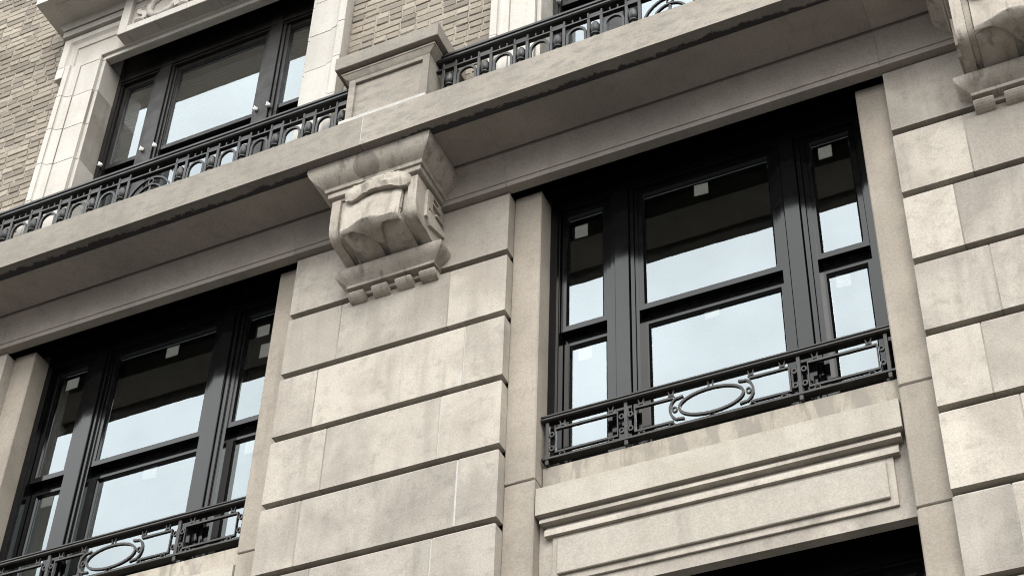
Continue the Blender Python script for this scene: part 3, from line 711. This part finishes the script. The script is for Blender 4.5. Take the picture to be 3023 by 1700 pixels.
# ------------------------------------------------------------------ ironwork
def balcony_railing(c, name_label):
    p = empty('balcony_railing', None, (c, -0.24, 0.99)); p['label'] = name_label; p['category'] = 'railing'; p['group'] = 'iron railings on the balcony edge'
    Y = -0.25; H = 1.628
    hp = [(-0.262, 1.730), (-0.268, 1.722), (-0.268, 1.704), (-0.258, 1.700), (-0.258, 1.690), (-0.266, 1.686), (-0.266, 1.672), (-0.256, 1.664), (-0.2, 1.664), (-0.2, 1.73)]
    mk('handrail', prof_x(hp, c - H, c + H), M_IRON2, p)
    mk('middle_rail', box(c - H, c + H, -0.252, -0.222, 1.585, 1.598), M_IRON2, p)
    mk('bottom_rail', box(c - H, c + H, -0.25, -0.22, 1.03, 1.045), M_IRON2, p)
    pairs = [s * (0.2435 + 0.2575 * k) for s in (-1, 1) for k in range(6)]
    for x in pairs:
        for e in (-0.0435, 0.0435):
            if abs(x + e) < H - 0.03: mk('post', cbox(c + x + e - 0.0105, c + x + e + 0.0105, -0.252, -0.226, 0.995, 1.584, 0.002), M_IRON2, p)
        if abs(x) < H - 0.03:
            mk('baluster', lathe(c + x, -0.238, [(0.006, 1.0), (0.02, 1.02), (0.012, 1.2), (0.024, 1.30), (0.029, 1.345), (0.027, 1.38), (0.016, 1.405), (0.03, 1.412), (0.03, 1.42), (0.012, 1.43), (0.028, 1.445), (0.033, 1.475), (0.03, 1.505), (0.02, 1.53), (0.008, 1.545)], 12), M_IRON2, p, smooth=True)
            mk('cresting_plate', prof_x([(-0.248, 1.599), (-0.248, 1.632), (-0.236, 1.632), (-0.236, 1.599)], c + x - 0.04, c + x + 0.04), M_IRON2, p)
            for e in (-0.046, 0.046): mk('cresting_stud', cbox(c + x + e - 0.007, c + x + e + 0.007, -0.252, -0.232, 1.599, 1.646, 0.002), M_IRON2, p)
    arches = [s * (0.2435 + 0.2575 * (k + 0.5)) for s in (-1, 1) for k in range(5)]
    for x in arches:
        pts = [(c + x - 0.062, 1.0), (c + x - 0.062, 1.46)] + arc(c + x, 1.475, 0.062, 0.068, 170, 10, 12) + [(c + x + 0.062, 1.46), (c + x + 0.062, 1.0)]
        mk('arch_bar', bar(pts, 0.017, 0.018, -0.248), M_IRON2, p)
        mk('small_scroll', bar(arc(c + x, 1.622, 0.028, 0.026, 150, 390, 14), 0.008, 0.014, -0.247), M_IRON2, p)
    for a, b_ in ((0.186, 0.235), (0.122, 0.165)):
        mk('oval_ring', bar(oval(c, 1.30, a, b_), 0.013, 0.018, -0.248, True), M_IRON2, p)
    mk('ring', bar(oval(c, 1.498, 0.021, 0.026, 18), 0.009, 0.016, -0.247, True), M_IRON2, p)
    mk('ring', bar(arc(c, 1.628, 0.036, 0.03, 150, 390, 18), 0.011, 0.016, -0.247), M_IRON2, p)
    mk('finial', lathe(c, -0.24, [(0.0, 1.465), (0.012, 1.44), (0.008, 1.42), (0.018, 1.40), (0.02, 1.37), (0.01, 1.35)], 10), M_IRON2, p, smooth=True)
    return p
balcony_railing(C0, 'black iron balcony railing running left from the stone pedestal, below the white framed window')
balcony_railing(C1, 'black iron balcony railing running right from the stone pedestal to the picture edge')

def window_railing(c, name_label):
    p = empty('window_railing', None, (c, 0.16, -1.618)); p['label'] = name_label; p['category'] = 'railing'; p['group'] = 'low iron railings in front of the large windows'
    H = 0.984; Y = 0.150
    hp = [(0.138, -1.272), (0.130, -1.280), (0.130, -1.288), (0.138, -1.291), (0.138, -1.297), (0.128, -1.301), (0.128, -1.310), (0.138, -1.316), (0.186, -1.316), (0.186, -1.272)]
    mk('handrail', prof_x(hp, c - H, c + H), M_IRON, p)
    mk('bottom_rail', box(c - H, c + H, 0.142, 0.196, -1.582, -1.570), M_IRON, p)
    for x in (-0.952, -0.486, 0.486, 0.952):
        mk('post', cbox(c + x - 0.011, c + x + 0.011, 0.146, 0.168, -1.617, -1.317, 0.002), M_IRON, p)
    T, Bz, Y0, D, wd = -1.374, -1.538, 0.148, 0.018, 0.014
    for s in (-1, 1):
        a, b_ = sorted((s * 0.535, s * 0.902))
        mk('frame_bar', bar([(c + a, T), (c + b_, T), (c + b_, Bz), (c + a, Bz)], wd, D, Y0, True), M_IRON, p)
        # centre frame: straight bars that run into a C scroll
        mk('frame_bar', bar([(c + s * 0.215, T), (c + s * 0.434, T), (c + s * 0.434, Bz), (c + s * 0.215, Bz)], wd, D, Y0), M_IRON, p)
        sc_ = [(c + s * 0.155, T - 0.004), (c + s * 0.185, T - 0.010)] + [(c + s * (0.175 + 0.058 * math.cos(math.radians(q))), -1.456 + 0.078 * math.sin(math.radians(q))) for q in range(66, -67, -11)] + [(c + s * 0.185, Bz + 0.010), (c + s * 0.155, Bz + 0.004)]
        mk('scroll', bar(sc_, 0.013, D, Y0 - 0.002), M_IRON, p)
        mk('ring', bar(oval(c + s * 0.2075, -1.456, 0.0125, 0.0165, 14), 0.008, 0.014, 0.150, True), M_IRON, p)
        for x in (0.925, 0.512, 0.460):
            for z in (-1.408, -1.506): mk('ring', bar(oval(c + s * x, z, 0.0125, 0.015, 14), 0.008, 0.014, 0.150, True), M_IRON, p)
        for x in (0.862, 0.575, 0.398, 0.225):
            mk('claw', join(bar([(c + s * x - 0.017, -1.318), (c + s * x - 0.010, -1.345), (c + s * x - 0.016, -1.366)], 0.007, 0.012, 0.151), bar([(c + s * x + 0.017, -1.318), (c + s * x + 0.010, -1.345), (c + s * x + 0.016, -1.366)], 0.007, 0.012, 0.151), bar([(c + s * x - 0.012, -1.352), (c + s * x + 0.012, -1.352)], 0.012, 0.012, 0.1505)), M_IRON, p)
            mk('foot_ring', bar(oval(c + s * x, -1.556, 0.016, 0.011, 12), 0.007, 0.012, 0.151, True), M_IRON, p)
    mk('oval_ring', bar(oval(c, -1.456, 0.180, 0.083, 48), 0.014, D, Y0 - 0.003, True), M_IRON, p)
    mk('claw', join(bar([(c - 0.017, -1.318), (c - 0.010, -1.345), (c - 0.016, -1.37)], 0.007, 0.012, 0.151), bar([(c + 0.017, -1.318), (c + 0.010, -1.345), (c + 0.016, -1.37)], 0.007, 0.012, 0.151)), M_IRON, p)
    mk('foot_ring', bar(oval(c, -1.556, 0.016, 0.011, 12), 0.007, 0.012, 0.151, True), M_IRON, p)
    return p
window_railing(C0, 'low black iron railing with oval centre at the window cut by the left picture edge')
window_railing(C1, 'low black iron railing with oval centre at the large window on the right')

# ------------------------------------------------------------------ paper stickers left on the new panes
YU, YL = 0.224 + 0.035 + 0.022, 0.224 + 0.088 + 0.022
ST = [(C1, -0.852, -0.767, 0.325, 0.222, YU, 'upper narrow left-hand pane of the right window'), (C1, -0.072, 0.017, 0.366, 0.272, YU, 'upper wide pane of the right window'),
      (C1, 0.699, 0.780, 0.360, 0.262, YU, 'upper narrow right-hand pane of the right window'), (C1, -0.846, -0.763, -0.650, -0.742, YL, 'lower narrow left-hand pane of the right window'),
      (C1, -0.066, 0.022, -0.600, -0.690, YL, 'lower wide pane of the right window'), (C1, 0.700, 0.782, -0.645, -0.735, YL, 'lower narrow right-hand pane of the right window'),
      (C0, -0.835, -0.735, 0.350, 0.255, YU, 'upper narrow left-hand pane of the left window'), (C0, -0.008, 0.092, 0.366, 0.275, YU, 'upper wide pane of the left window'),
      (C0, 0.725, 0.820, 0.300, 0.205, YU, 'upper narrow right-hand pane of the left window, higher of its two'), (C0, 0.772, 0.858, 0.125, 0.005, YU, 'upper narrow right-hand pane of the left window, lower of its two'),
      (C0, -0.850, -0.755, -0.630, -0.722, YL, 'lower narrow left-hand pane of the left window'), (C0, -0.042, 0.066, -0.625, -0.725, YL, 'lower wide pane of the left window'),
      (C0, 0.735, 0.825, -0.648, -0.748, YL, 'lower narrow right-hand pane of the left window')]
for c, a, b_, z1, z0, y, where in ST:
    t = random.uniform(-0.004, 0.004)
    V = [(c + a, y + 0.002, z0 + t), (c + b_, y + 0.002, z0 - t), (c + b_, y + 0.002, z1 - t), (c + a, y + 0.002, z1 + t)]
    V += [(x, yy + 0.0012, z) for x, yy, z in V]
    o = mk('paper_sticker', (V, [(0, 1, 2, 3), (4, 7, 6, 5), (0, 4, 5, 1), (1, 5, 6, 2), (2, 6, 7, 3), (3, 7, 4, 0)]), M_PAPER, None)
    o['label'] = 'white paper sticker on ' + where; o['category'] = 'sticker'; o['group'] = 'paper stickers on the window panes'
